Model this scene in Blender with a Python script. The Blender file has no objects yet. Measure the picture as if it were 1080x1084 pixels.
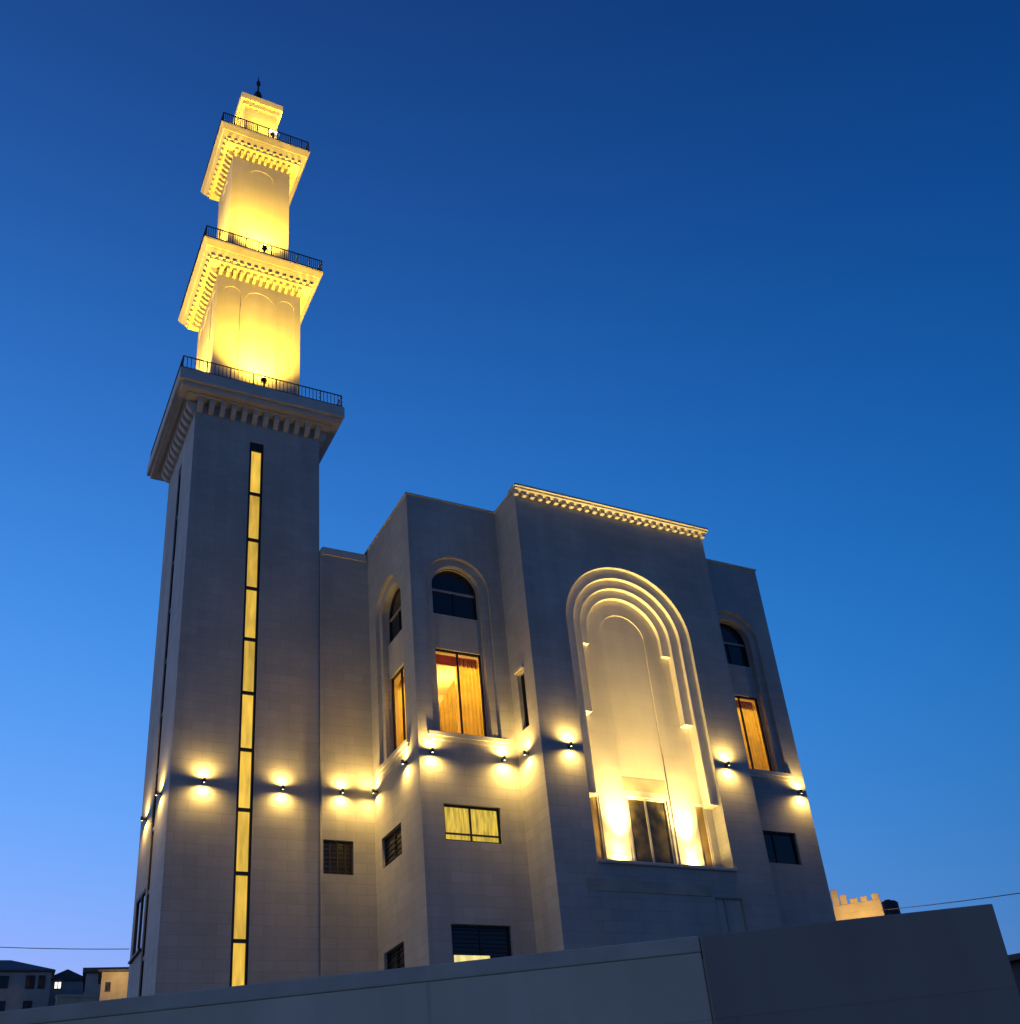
import bpy, bmesh, math, random
from mathutils import Vector, Matrix
from mathutils.geometry import tessellate_polygon
random.seed(7)
S = bpy.context.scene
COL = S.collection
R = math.radians
PI = math.pi

# ------------------------------------------------------------------ materials
def new_mat(name):
    m = bpy.data.materials.new(name); m.use_nodes = True
    nt = m.node_tree
    return m, nt, nt.nodes['Principled BSDF']

def N(nt, t, **kw):
    n = nt.nodes.new(t)
    for k, v in kw.items(): setattr(n, k, v)
    return n

def stone_mat(name, col, course=0.36, block=0.74, var=0.055, mortar=0.80, bump=0.25, rough=0.8):
    m, nt, b = new_mat(name)
    L = nt.links.new
    tc = N(nt, 'ShaderNodeTexCoord'); sep = N(nt, 'ShaderNodeSeparateXYZ'); L(tc.outputs['Object'], sep.inputs[0])
    add = N(nt, 'ShaderNodeMath', operation='ADD'); L(sep.outputs[0], add.inputs[0]); L(sep.outputs[1], add.inputs[1])
    cmb = N(nt, 'ShaderNodeCombineXYZ'); L(add.outputs[0], cmb.inputs[0]); L(sep.outputs[2], cmb.inputs[1])
    br = N(nt, 'ShaderNodeTexBrick'); L(cmb.outputs[0], br.inputs['Vector'])
    br.inputs['Scale'].default_value = 1.0
    br.inputs['Mortar Size'].default_value = 0.011
    br.inputs['Mortar Smooth'].default_value = 0.4
    br.inputs['Brick Width'].default_value = block
    br.inputs['Row Height'].default_value = course
    c = Vector(col)
    br.inputs['Color1'].default_value = (*(c * (1 + var)), 1)
    br.inputs['Color2'].default_value = (*(c * (1 - var)), 1)
    br.inputs['Mortar'].default_value = (*(c * mortar), 1)
    n1 = N(nt, 'ShaderNodeTexNoise'); n1.inputs['Scale'].default_value = 0.35; n1.inputs['Detail'].default_value = 6
    L(tc.outputs['Object'], n1.inputs['Vector'])
    mr = N(nt, 'ShaderNodeMapRange'); mr.inputs[1].default_value = .3; mr.inputs[2].default_value = .7
    mr.inputs[3].default_value = .86; mr.inputs[4].default_value = 1.08
    L(n1.outputs['Fac'], mr.inputs[0])
    # rain streaks: noise stretched downwards
    mp = N(nt, 'ShaderNodeMapping'); mp.inputs['Scale'].default_value = (1.6, 1.6, .12)
    L(tc.outputs['Object'], mp.inputs[0])
    n3 = N(nt, 'ShaderNodeTexNoise'); n3.inputs['Scale'].default_value = 1.0; n3.inputs['Detail'].default_value = 5
    L(mp.outputs[0], n3.inputs['Vector'])
    mr3 = N(nt, 'ShaderNodeMapRange'); mr3.inputs[1].default_value = .35; mr3.inputs[2].default_value = .65
    mr3.inputs[3].default_value = .92; mr3.inputs[4].default_value = 1.04
    L(n3.outputs['Fac'], mr3.inputs[0])
    mm = N(nt, 'ShaderNodeMath', operation='MULTIPLY'); L(mr.outputs[0], mm.inputs[0]); L(mr3.outputs[0], mm.inputs[1])
    vm = N(nt, 'ShaderNodeVectorMath', operation='SCALE'); L(br.outputs['Color'], vm.inputs[0]); L(mm.outputs[0], vm.inputs['Scale'])
    L(vm.outputs[0], b.inputs['Base Color'])
    b.inputs['Roughness'].default_value = rough
    n2 = N(nt, 'ShaderNodeTexNoise'); n2.inputs['Scale'].default_value = 22; n2.inputs['Detail'].default_value = 4
    L(tc.outputs['Object'], n2.inputs['Vector'])
    ma = N(nt, 'ShaderNodeMath', operation='MULTIPLY_ADD'); L(n2.outputs['Fac'], ma.inputs[0]); ma.inputs[1].default_value = .35
    inv = N(nt, 'ShaderNodeMath', operation='MULTIPLY'); L(br.outputs['Fac'], inv.inputs[0]); inv.inputs[1].default_value = -.6
    L(inv.outputs[0], ma.inputs[2])
    bp = N(nt, 'ShaderNodeBump'); bp.inputs['Strength'].default_value = bump; bp.inputs['Distance'].default_value = .012
    L(ma.outputs[0], bp.inputs['Height']); L(bp.outputs[0], b.inputs['Normal'])
    return m

def plain_mat(name, col, rough=.7, metal=0, scale=3.0, var=.12, bump=.1):
    m, nt, b = new_mat(name); L = nt.links.new
    tc = N(nt, 'ShaderNodeTexCoord')
    n1 = N(nt, 'ShaderNodeTexNoise'); n1.inputs['Scale'].default_value = scale; n1.inputs['Detail'].default_value = 7
    L(tc.outputs['Object'], n1.inputs['Vector'])
    mr = N(nt, 'ShaderNodeMapRange'); mr.inputs[1].default_value = .3; mr.inputs[2].default_value = .7
    mr.inputs[3].default_value = 1 - var; mr.inputs[4].default_value = 1 + var
    L(n1.outputs['Fac'], mr.inputs[0])
    vm = N(nt, 'ShaderNodeVectorMath', operation='SCALE'); vm.inputs[0].default_value = col; L(mr.outputs[0], vm.inputs['Scale'])
    L(vm.outputs[0], b.inputs['Base Color'])
    b.inputs['Roughness'].default_value = rough; b.inputs['Metallic'].default_value = metal
    if bump:
        bp = N(nt, 'ShaderNodeBump'); bp.inputs['Strength'].default_value = bump; bp.inputs['Distance'].default_value = .02
        n2 = N(nt, 'ShaderNodeTexNoise'); n2.inputs['Scale'].default_value = scale * 9; n2.inputs['Detail'].default_value = 5
        L(tc.outputs['Object'], n2.inputs['Vector'])
        L(n2.outputs['Fac'], bp.inputs['Height']); L(bp.outputs[0], b.inputs['Normal'])
    return m

def lit_mat(name, col, strength, stripes=0.0, sx=6.0, sz=1.0):
    """frosted pane lit from the room behind"""
    m, nt, b = new_mat(name); L = nt.links.new
    b.inputs['Base Color'].default_value = (.2, .18, .12, 1); b.inputs['Roughness'].default_value = .35
    tc = N(nt, 'ShaderNodeTexCoord'); mp = N(nt, 'ShaderNodeMapping'); mp.inputs['Scale'].default_value = (sx, sx, sz)
    L(tc.outputs['Object'], mp.inputs[0])
    n = N(nt, 'ShaderNodeTexNoise'); n.inputs['Scale'].default_value = 1.0; n.inputs['Detail'].default_value = 3
    L(mp.outputs[0], n.inputs['Vector'])
    mr = N(nt, 'ShaderNodeMapRange'); mr.inputs[1].default_value = .3; mr.inputs[2].default_value = .7
    mr.inputs[3].default_value = strength * (1 - stripes); mr.inputs[4].default_value = strength * (1 + stripes)
    L(n.outputs['Fac'], mr.inputs[0])
    oi = N(nt, 'ShaderNodeObjectInfo'); m2 = N(nt, 'ShaderNodeMapRange'); m2.inputs[3].default_value = .72; m2.inputs[4].default_value = 1.12
    L(oi.outputs['Random'], m2.inputs[0]); m3 = N(nt, 'ShaderNodeMath', operation='MULTIPLY'); L(mr.outputs[0], m3.inputs[0]); L(m2.outputs[0], m3.inputs[1])
    b.inputs['Emission Color'].default_value = (*col, 1)
    L(m3.outputs[0], b.inputs['Emission Strength'])
    return m

def glass_mat(name, tint=(.012, .016, .024), rough=.06):
    m, nt, b = new_mat(name)
    b.inputs['Base Color'].default_value = (*tint, 1); b.inputs['Roughness'].default_value = rough
    b.inputs['IOR'].default_value = 1.5
    L = nt.links.new
    tc = N(nt, 'ShaderNodeTexCoord'); n = N(nt, 'ShaderNodeTexNoise'); n.inputs['Scale'].default_value = .8
    L(tc.outputs['Object'], n.inputs['Vector'])
    bp = N(nt, 'ShaderNodeBump'); bp.inputs['Strength'].default_value = .08; bp.inputs['Distance'].default_value = .05
    L(n.outputs['Fac'], bp.inputs['Height']); L(bp.outputs[0], b.inputs['Normal'])
    return m

def clear_glass_mat(name):
    m, nt, b = new_mat(name); L = nt.links.new
    out = nt.nodes['Material Output']
    tr = N(nt, 'ShaderNodeBsdfTransparent'); tr.inputs[0].default_value = (.93, .93, .9, 1)
    gl = N(nt, 'ShaderNodeBsdfGlossy'); gl.inputs['Roughness'].default_value = .03
    fr = N(nt, 'ShaderNodeFresnel'); fr.inputs[0].default_value = 1.45
    mx = N(nt, 'ShaderNodeMixShader'); L(fr.outputs[0], mx.inputs[0]); L(tr.outputs[0], mx.inputs[1]); L(gl.outputs[0], mx.inputs[2])
    L(mx.outputs[0], out.inputs['Surface'])
    return m

def curtain_mat(name, col):
    m, nt, b = new_mat(name); L = nt.links.new
    out = nt.nodes['Material Output']
    d = N(nt, 'ShaderNodeBsdfDiffuse'); t = N(nt, 'ShaderNodeBsdfTranslucent')
    tc = N(nt, 'ShaderNodeTexCoord'); n = N(nt, 'ShaderNodeTexNoise'); n.inputs['Scale'].default_value = 2.2; n.inputs['Detail'].default_value = 4
    L(tc.outputs['Object'], n.inputs['Vector'])
    mr = N(nt, 'ShaderNodeMapRange'); mr.inputs[1].default_value = .3; mr.inputs[2].default_value = .7; mr.inputs[3].default_value = .8; mr.inputs[4].default_value = 1.1
    L(n.outputs['Fac'], mr.inputs[0])
    vm = N(nt, 'ShaderNodeVectorMath', operation='SCALE'); vm.inputs[0].default_value = col; L(mr.outputs[0], vm.inputs['Scale'])
    L(vm.outputs[0], d.inputs[0]); L(vm.outputs[0], t.inputs[0])
    mx = N(nt, 'ShaderNodeMixShader'); mx.inputs[0].default_value = .62
    L(d.outputs[0], mx.inputs[1]); L(t.outputs[0], mx.inputs[2]); L(mx.outputs[0], out.inputs['Surface'])
    return m

M = {}
M['stone'] = stone_mat('limestone_cladding', (.435, .425, .395))
M['stone_smooth'] = stone_mat('dressed_limestone', (.54, .50, .44), course=.6, block=1.1, var=.03, mortar=.92, bump=.12)
M['trim'] = plain_mat('pale_stone_trim', (.56, .525, .465), rough=.75, scale=2.5, var=.08)
M['frame'] = plain_mat('dark_bronze_metal', (.030, .024, .022), rough=.45, metal=.4, var=.1, bump=0)
M['iron'] = plain_mat('painted_black_iron', (.014, .016, .024), rough=.5, var=.1, bump=0)
M['alu'] = plain_mat('grey_aluminium', (.30, .31, .33), rough=.4, metal=.3, var=.06, bump=0)
M['lintel'] = plain_mat('shaded_head_tint', (.40, .33, .24), rough=.85, scale=3, var=.12)  # darker tan stands for the shade of the head moulding
M['band'] = plain_mat('brown_band', (.41, .365, .30), rough=.85, scale=1.4, var=.2)
M['glass'] = glass_mat('dark_glass')
M['painted_reflection_glass'] = glass_mat('painted_reflection_glass', (.10, .07, .03), .12)
_nt = M['painted_reflection_glass'].node_tree; _n = N(_nt, 'ShaderNodeTexNoise'); _n.inputs['Scale'].default_value = 1.7; _n.inputs['Detail'].default_value = 6
_tc = N(_nt, 'ShaderNodeTexCoord'); _nt.links.new(_tc.outputs['Object'], _n.inputs['Vector'])
_r = N(_nt, 'ShaderNodeValToRGB'); _r.color_ramp.elements[0].position = .38; _r.color_ramp.elements[0].color = (.035, .034, .020, 1)  # noise ramp paints dark greenery and gold reflections into the glass colour
_r.color_ramp.elements[1].position = .68; _r.color_ramp.elements[1].color = (.15, .115, .055, 1)
_nt.links.new(_n.outputs['Fac'], _r.inputs[0]); _nt.links.new(_r.outputs[0], _nt.nodes['Principled BSDF'].inputs['Base Color'])
M['dim_recess_glass'] = glass_mat('dim_gold_recess_glass', (.34, .23, .09), .3)  # tint carries the dimmer gold light of the niche's side recesses
M['clear'] = clear_glass_mat('clear_glass')
M['curtain'] = curtain_mat('amber_curtain', (.93, .72, .15))
M['curtain_red'] = curtain_mat('rust_pelmet', (.42, .15, .03))
M['slot'] = lit_mat('lit_stair_glass', (1.0, .61, .055), .80, .30, 5, .9)
M['litwin'] = lit_mat('lit_frosted_glass', (1.0, .68, .06), .55, .55, 13, 1.6)
M['litpale'] = lit_mat('lit_pale_glass', (1.0, .82, .30), 1.0, .2, 5, 1)
M['glow_white'] = lit_mat('white_glow_pane', (1.0, .93, .82), 1.6, .1)  # emissive pane added for the white glow on the gabled house
M['room'] = plain_mat('room_plaster', (.50, .36, .15), rough=.9, scale=1, var=.05)
M['wall_grey'] = stone_mat('street_wall_concrete', (.62, .56, .46), course=1.25, block=2.5, var=.02, mortar=.9, bump=.5, rough=.9)
M['wall_dark'] = stone_mat('street_wall_dark_concrete', (.29, .27, .25), course=1.25, block=2.5, var=.02, mortar=.9, bump=.5, rough=.9)
M['coping'] = plain_mat('coping_concrete', (.50, .46, .40), rough=.9, scale=1.5, var=.15, bump=.2)
M['asphalt'] = plain_mat('asphalt', (.05, .05, .052), rough=.9, scale=6, var=.2, bump=.4)
M['earth'] = plain_mat('dry_earth', (.16, .13, .10), rough=.95, scale=.2, var=.3, bump=.5)
M['paving'] = plain_mat('courtyard_paving', (.36, .335, .29), rough=.85, scale=1.2, var=.12, bump=.2)
M['house'] = plain_mat('house_render', (.37, .35, .33), rough=.9, scale=.6, var=.15, bump=.2)
M['house_tan'] = plain_mat('house_tan_stone', (.48, .39, .26), rough=.9, scale=1.2, var=.15, bump=.2)
M['roof_dark'] = plain_mat('dark_roof', (.075, .078, .09), rough=.8, scale=2, var=.2, bump=.3)
M['tank'] = plain_mat('dark_plastic_tank', (.012, .014, .035), rough=.5, scale=2, var=.1, bump=0)
M['cable'] = plain_mat('cable_rubber', (.03, .03, .035), rough=.7, var=0, bump=0)
M['leaf'] = plain_mat('hedge_leaf', (.035, .055, .022), rough=.7, scale=2, var=.35, bump=0)
def lamp_glow(name, col, s):
    m, nt, b = new_mat(name)
    b.inputs['Emission Color'].default_value = (*col, 1); b.inputs['Emission Strength'].default_value = s
    return m
M['lamp'] = lamp_glow('lamp_lens', (1, .80, .42), 14)
M['lamp_white'] = lamp_glow('flood_lens', (1, .86, .55), 12)

# ------------------------------------------------------------------ mesh builder
class MB:
    def __init__(s): s.v = []; s.f = []
    def add(s, pts, faces):
        o = len(s.v); s.v += [Vector(p) for p in pts]; s.f += [[i + o for i in f] for f in faces]
    def box(s, x0, x1, y0, y1, z0, z1):
        s.add([(x0,y0,z0),(x1,y0,z0),(x1,y1,z0),(x0,y1,z0),(x0,y0,z1),(x1,y0,z1),(x1,y1,z1),(x0,y1,z1)],
              [(0,3,2,1),(4,5,6,7),(0,1,5,4),(1,2,6,5),(2,3,7,6),(3,0,4,7)])
    def quad(s, a, b, c, d): s.add([a, b, c, d], [(0, 1, 2, 3)])
    def tube(s, pts, r, n=6):
        P = [Vector(p) for p in pts]; base = len(s.v)
        for i, p in enumerate(P):
            t = (P[min(i+1, len(P)-1)] - P[max(i-1, 0)]).normalized()
            a = t.orthogonal().normalized() if i == 0 else (s._a - t * s._a.dot(t)).normalized()
            s._a = a; b = t.cross(a)
            rr = r[i] if isinstance(r, (list, tuple)) else r
            for k in range(n):
                an = 2*PI*k/n; s.v.append(p + (a*math.cos(an) + b*math.sin(an))*rr)
        for i in range(len(P)-1):
            for k in range(n):
                q = base + i*n; s.f.append([q+k, q+(k+1)%n, q+n+(k+1)%n, q+n+k])
        s.f.append([base+k for k in range(n)][::-1]); q = base+(len(P)-1)*n; s.f.append([q+k for k in range(n)])
    def lathe(s, prof, c, n=16):
        base = len(s.v)
        for r, z in prof:
            for k in range(n):
                an = 2*PI*k/n; s.v.append(Vector((c[0]+r*math.cos(an), c[1]+r*math.sin(an), c[2]+z)))
        for i in range(len(prof)-1):
            for k in range(n):
                q = base+i*n; s.f.append([q+k, q+(k+1)%n, q+n+(k+1)%n, q+n+k])
        s.f.append([base+k for k in range(n)][::-1]); q = base+(len(prof)-1)*n; s.f.append([q+k for k in range(n)])
    def plate(s, T, outer, holes=(), d=0.0):
        """flat face in plane T at depth d, with holes [(poly, reveal_depth)]; reveals are modelled"""
        polys = [outer] + [h[0] for h in holes]
        vl = [[Vector((u, w, 0)) for u, w in p] for p in polys]
        flat = [q for p in polys for q in p]
        tris = tessellate_polygon(vl)
        s.add([T(u, w, d) for u, w in flat], [tuple(t) for t in tris])
        for poly, rd in holes:
            if rd <= 0: continue
            n = len(poly)
            for i in range(n):
                a, b = poly[i], poly[(i+1) % n]
                s.quad(T(*a, d), T(*b, d), T(*b, d+rd), T(*a, d+rd))
    def prism(s, T, poly, d0, d1):
        """closed solid of outline poly between depths d0 and d1"""
        s.plate(T, poly, d=d0); s.plate(T, poly, d=d1)
        n = len(poly)
        for i in range(n):
            a, b = poly[i], poly[(i+1) % n]
            s.quad(T(*a, d0), T(*b, d0), T(*b, d1), T(*a, d1))
    def band(s, T, outer, inner, d0, d1):
        """closed solid between two open outlines with the same number of points"""
        n = len(outer)
        for i in range(n-1):
            a, b, c, e = outer[i], outer[i+1], inner[i+1], inner[i]
            s.quad(T(*a, d0), T(*b, d0), T(*c, d0), T(*e, d0))
            s.quad(T(*a, d1), T(*b, d1), T(*c, d1), T(*e, d1))
            s.quad(T(*a, d0), T(*b, d0), T(*b, d1), T(*a, d1))
            s.quad(T(*e, d0), T(*c, d0), T(*c, d1), T(*e, d1))
        for i in (0, n-1):
            a, e = outer[i], inner[i]
            s.quad(T(*a, d0), T(*e, d0), T(*e, d1), T(*a, d1))
    def build(s, name, mat, parent=None, bevel=0.0, smooth=False, weld=True):
        me = bpy.data.meshes.new(name)
        off = Vector((0, 0, 0))
        p = parent
        while p is not None: off += p.location; p = p.parent
        me.from_pydata([tuple(v - off) for v in s.v], [], s.f)
        bm = bmesh.new(); bm.from_mesh(me)
        if weld: bmesh.ops.remove_doubles(bm, verts=bm.verts, dist=1e-5)
        bmesh.ops.recalc_face_normals(bm, faces=bm.faces)
        bm.to_mesh(me); bm.free()
        me.materials.append(mat)
        if smooth:
            for p in me.polygons: p.use_smooth = True
        o = bpy.data.objects.new(name, me); COL.objects.link(o)
        if parent is not None: o.parent = parent
        if bevel:
            md = o.modifiers.new('Bevel', 'BEVEL'); md.width = bevel; md.segments = 2; md.limit_method = 'ANGLE'
        return o

def tag(o, label, cat, group=None, kind=None):
    if label: o['label'] = label
    if cat: o['category'] = cat
    if group: o['group'] = group
    if kind: o['kind'] = kind
    return o
def empty(name, loc, label, cat, group=None):
    o = bpy.data.objects.new(name, None); o.location = loc; o.empty_display_size = .3
    COL.objects.link(o); return tag(o, label, cat, group)
def light(name, parent, loc, kind, energy, col, direction=(0, 0, 1), **kw):
    """loc relative to the parent"""
    ld = bpy.data.lights.new(name, kind); ld.energy = energy; ld.color = col
    for k, v in kw.items(): setattr(ld, k, v)
    o = bpy.data.objects.new(name, ld); o.location = loc
    o.rotation_euler = Vector(direction).to_track_quat('-Z', 'Y').to_euler()
    COL.objects.link(o); o.parent = parent
    return o

def FRONT(y0):  return lambda u, w, d: (u, y0 + d, w)
def LEFT(x0):   return lambda u, w, d: (x0 + d, u, w)
def rect(u0, u1, w0, w1): return [(u0, w0), (u1, w0), (u1, w1), (u0, w1)]
def arch(c, r, w0, wc, n=28, rev=False):
    """closed outline: jambs from w0 up to centre height wc, half circle above"""
    p = [(c - r, w0), (c + r, w0)]
    p += [(c + r*math.cos(a), wc + r*math.sin(a)) for a in [PI*i/n for i in range(n+1)]]
    return p
def arch_open(c, r, w0, wc, n=28):
    p = [(c + r, w0)] + [(c + r*math.cos(PI*i/n), wc + r*math.sin(PI*i/n)) for i in range(n+1)] + [(c - r, w0)]
    return p

# ------------------------------------------------------------------ key sizes (metres, camera at the origin)
TX0, TX1, TY0, TY1 = 6.08, 11.13, 34.0, 39.05
TCX, TCY = 8.605, 36.525
R0, ZR = 33.83, 23.72
WX0, W0, ZW = 13.05, 29.71, 23.94
CX0, CX1, C0, ZC = 16.68, 25.22, 28.05, 23.92
RX1, YB = 29.32, 47.0
BASE = 1.5
LZ = 13.70

# ================================================================== THE MOSQUE
mosque = empty('mosque', (21, 40, BASE), 'pale stone mosque hall with a tall lit arched niche in its front', 'mosque')
w = MB()
F, RC, CF, WL, CL = FRONT(W0), FRONT(R0), FRONT(C0), LEFT(WX0), LEFT(CX0)
ARCHR, RING = 1.255, .30
AZ = 20.28
def bay(mb, T, c, lo=14.46):
    """two stepped arched recesses and the spandrel panel of one window bay"""
    ho = arch(c, ARCHR, lo, AZ); hi = arch(c, ARCHR - RING, lo, AZ)
    mb.plate(T, ho, [(hi, .20)], d=.14)
    r = ARCHR - RING
    top = arch(c, r - .05, 19.23, AZ); low = rect(c - r + .05, c + r - .05, lo + .02, 17.84)
    mb.plate(T, hi, [(top, .12), (low, .12)], d=.34)
    return ho
LC, SC, RCX = 14.88, 31.9, 27.30
# wing, front face
hoF = bay(w, F, LC)
w.plate(F, rect(WX0, CX0, BASE, ZW), [(hoF, .14), (rect(13.81, 15.83, 10.78, 12.0), .22), (rect(13.82, 15.85, 6.85, 8.17), .22)])
# wing, left face
hoL = bay(w, WL, SC)
w.plate(WL, rect(W0, R0, BASE, ZW), [(hoL, .14), (rect(31.45, 33.2, 10.85, 11.9), .2), (rect(31.6, 33.3, 6.9, 8.1), .2)])
# recessed link beside the minaret
w.plate(RC, rect(TX1 + .02, WX0, BASE, ZR), [(rect(11.2, 12.27, 10.8, 11.98), .2)])
w.quad((TX1+.02, R0, BASE), (TX1+.02, R0+8, BASE), (TX1+.02, R0+8, ZR), (TX1+.02, R0, ZR))
# projecting centre block: left cheek, right cheek
w.plate(CL, rect(C0, W0, BASE, ZC), [(rect(28.72, 29.22, 14.63, 16.75), .25)])
w.quad((CX1, C0, BASE), (CX1, W0, BASE), (CX1, W0, ZC), (CX1, C0, ZC))
# centre front with the great niche
NC, NZ = 20.95, 18.63
NR = [2.69, 2.30, 1.94, 1.59]; ND = [0, .14, .28, .42]; NE = [9.9, 12.2, 15.25, 18.05]
ND_BACK = .58
nout = arch(NC, NR[0], 9.9, NZ, 48)
w.plate(CF, rect(CX0, CX1, BASE, ZC), [(nout, ND_BACK), (rect(22.6, 23.75, 6.2, 8.9), .12)])
# right wing front
hoR = bay(w, F, RCX)
w.plate(F, rect(CX1, RX1, BASE, ZW), [(hoR, .14), (rect(26.25, 28.28, 10.82, 12.05), .22)])
w.quad((RX1, W0, BASE), (RX1, YB, BASE), (RX1, YB, ZW), (RX1, W0, ZW))
w.quad((TX1+.02, YB, BASE), (RX1, YB, BASE), (RX1, YB, ZW), (TX1+.02, YB, ZW))
w.build('wall', M['stone'], mosque)
rf = MB()
zr = ZW - .45
rf.quad((WX0, W0, zr), (RX1, W0, zr), (RX1, YB, zr), (WX0, YB, zr))
rf.quad((CX0, C0, zr-.01), (CX1, C0, zr-.01), (CX1, W0, zr-.01), (CX0, W0, zr-.01))
rf.quad((TX1+.02, R0, zr-.3), (WX0, R0, zr-.3), (WX0, YB, zr-.3), (TX1+.02, YB, zr-.3))
rf.build('roof', M['paving'], mosque)
# thin coping stones along the parapets
for q in ((WX0-.05, CX0-.003, W0-.05, W0+.25, ZW, ZW+.07), (WX0-.05, WX0+.25, W0+.253, YB, ZW, ZW+.07), (CX1+.003, RX1+.05, W0-.05, W0+.25, ZW, ZW+.07),
          (RX1-.25, RX1+.05, W0+.253, YB, ZW, ZW+.07), (TX1+.05, WX0-.06, R0-.05, R0+.25, ZR-.28, ZR+.06), (CX0-.04, CX0+.24, C0+.305, W0+.2, ZC, ZC+.07), (CX1-.24, CX1+.04, C0+.305, W0-.06, ZC, ZC+.07)):
    cp = MB(); cp.box(*q); cp.build('coping', M['trim'], mosque, bevel=.012)

# roof cornice over the centre front, with its row of brackets
co = MB()
co.box(CX0-.12, CX1+.16, C0-.32, C0+.3, ZC-.02, ZC+.07)
co.box(CX0-.08, CX1+.12, C0-.25, C0-.002, ZC-.10, ZC-.023)
cornice = co.build('cornice', M['trim'], mosque, bevel=.012)
nb = 26
bproto = None
def child_copy(o, parent, loc):
    c = o.copy(); COL.objects.link(c); c.parent = parent; c.location = loc; return c
b = MB(); b.box(-.08, .08, -.17, -.003, -.30, -.104)
for i in range(nb):
    x = CX0 + .02 + (CX1 - CX0 - .04) * i / (nb - 1)
    if bproto is None:
        bproto = b.build('bracket', M['trim'], None, bevel=.02); bproto.parent = cornice
        bproto.location = Vector((x, C0, ZC)) - mosque.location
        first = bproto
    else:
        child_copy(bproto, cornice, Vector((x, C0, ZC)) - mosque.location)

# great niche: stepped rings whose legs stop higher and higher, and the back panel
for k in (1, 2, 3):
    nm = MB(); ro, ri = NR[k-1] - .002, NR[k]
    nm.band(CF, arch_open(NC, ro, NE[k], NZ, 48), arch_open(NC, ri, NE[k], NZ, 48), ND[k], ND_BACK - .002*k)
    nm.build('arch_moulding', M['trim'], mosque, bevel=.012)
nb_ = MB()
pan = arch(NC, .97, 9.93, NZ - .02, 32)
strips = [rect(18.55, 19.0, 9.93, 12.35), rect(22.9, 23.35, 9.93, 12.35)]
door_hole = rect(NC - .84, NC + .84, 9.935, 12.42)
nb_.plate(CF, arch(NC, NR[0], 9.9, NZ, 48), [(pan, .035), (strips[0], .10), (strips[1], .10)], d=ND_BACK)
nb_.plate(CF, pan, [(door_hole, .13)], d=ND_BACK + .035)
nb_.build('niche_panel', M['stone_smooth'], mosque)
# sill slab of the niche
ns = MB(); ns.box(NC-2.74, NC+2.74, C0-.10, C0+ND_BACK, 9.80, 9.90)
ns.build('niche_sill', M['trim'], mosque, bevel=.012)
# flat band over the niche window, its tint painting in the head moulding's shade
hd = MB()
y = C0 + ND_BACK + .035
hd.box(NC-.90, NC+.90, y-.003, y-.0005, 12.62, 13.10)
hd.build('lintel', M['lintel'], mosque)
# thin brown-toned strip under the niche
st = MB(); st.box(17.75, 22.5, C0-.025, C0-.002, 8.9, 9.28); st.build('brown_strip', M['band'], mosque, bevel=.01)

# window builders: frame, panes and curtains as sub-parts
def window(T, u0, u1, w0, w1, d, pane_mat, mull=(.5,), bars=(), fw=.06, fmat='frame', arched=None, label=None, slats=0):
    """T plane, rectangle or arched top; returns the window part"""
    fr = MB()
    if arched:
        c, r, wc = arched
        fr.band(T, arch_open(c, r - .003, w0, wc), arch_open(c, r - fw, w0, wc), d - .05, d + .03)
        fr.prism(T, rect(c - r + fw, c + r - fw, w0, w0 + fw), d - .05, d + .03)
    else:
        for q in (rect(u0+.003, u1-.003, w0+.003, w0+fw), rect(u0+.003, u1-.003, w1-fw, w1-.003), rect(u0+.003, u0+fw, w0+fw, w1-fw), rect(u1-fw, u1-.003, w0+fw, w1-fw)):
            fr.prism(T, q, d - .05, d + .03)
    for k in mull:
        c = u0 + (u1-u0)*k; fr.prism(T, rect(c-fw*.45, c+fw*.45, w0+fw, w1-(fw if not arched else 0)), d - .042, d + .028)
    for k in bars:
        c = w0 + (w1-w0)*k; fr.prism(T, rect(u0+fw, u1-fw, c-fw*.4, c+fw*.4), d - .046, d + .026)
    for i in range(slats):
        c = w0 + fw + (w1-w0-2*fw)*(i+.5)/slats
        fr.prism(T, rect(u0+fw, u1-fw, c-.018, c+.018), d - .03, d + .02)
    win = fr.build('window', M[fmat], mosque if cur_root is None else cur_root)
    if label: win['label'] = label
    p = MB()
    if arched:
        c, r, wc = arched; p.plate(T, arch(c, r - .01, w0 + .01, wc), d=d)
    else:
        p.plate(T, rect(u0+.01, u1-.01, w0+.01, w1-.01), d=d)
    p.build('pane', M[pane_mat], win)
    return win
cur_root = None
def curtain(win, T, u0, u1, w0, w1, d, mat='curtain', folds=9, amp=.05, cut=None):
    m = MB(); n = folds*8; base = len(m.v)
    rnd = random.Random(int(u0*100))
    ph = [rnd.uniform(-.5, .5) for _ in range(folds+1)]
    for i in range(n+1):
        t = i/n; u = u0 + (u1-u0)*t
        dd = d + amp*math.sin(2*PI*folds*t + ph[int(t*folds)]*.6)
        top = w1 if cut is None else min(w1, cut(u))
        m.v.append(Vector(T(u, w0, dd))); m.v.append(Vector(T(u, top, dd + .01)))
    for i in range(n): m.f.append([2*i, 2*i+2, 2*i+3, 2*i+1])
    return m.build('curtain', M[mat], win, smooth=True)

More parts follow.
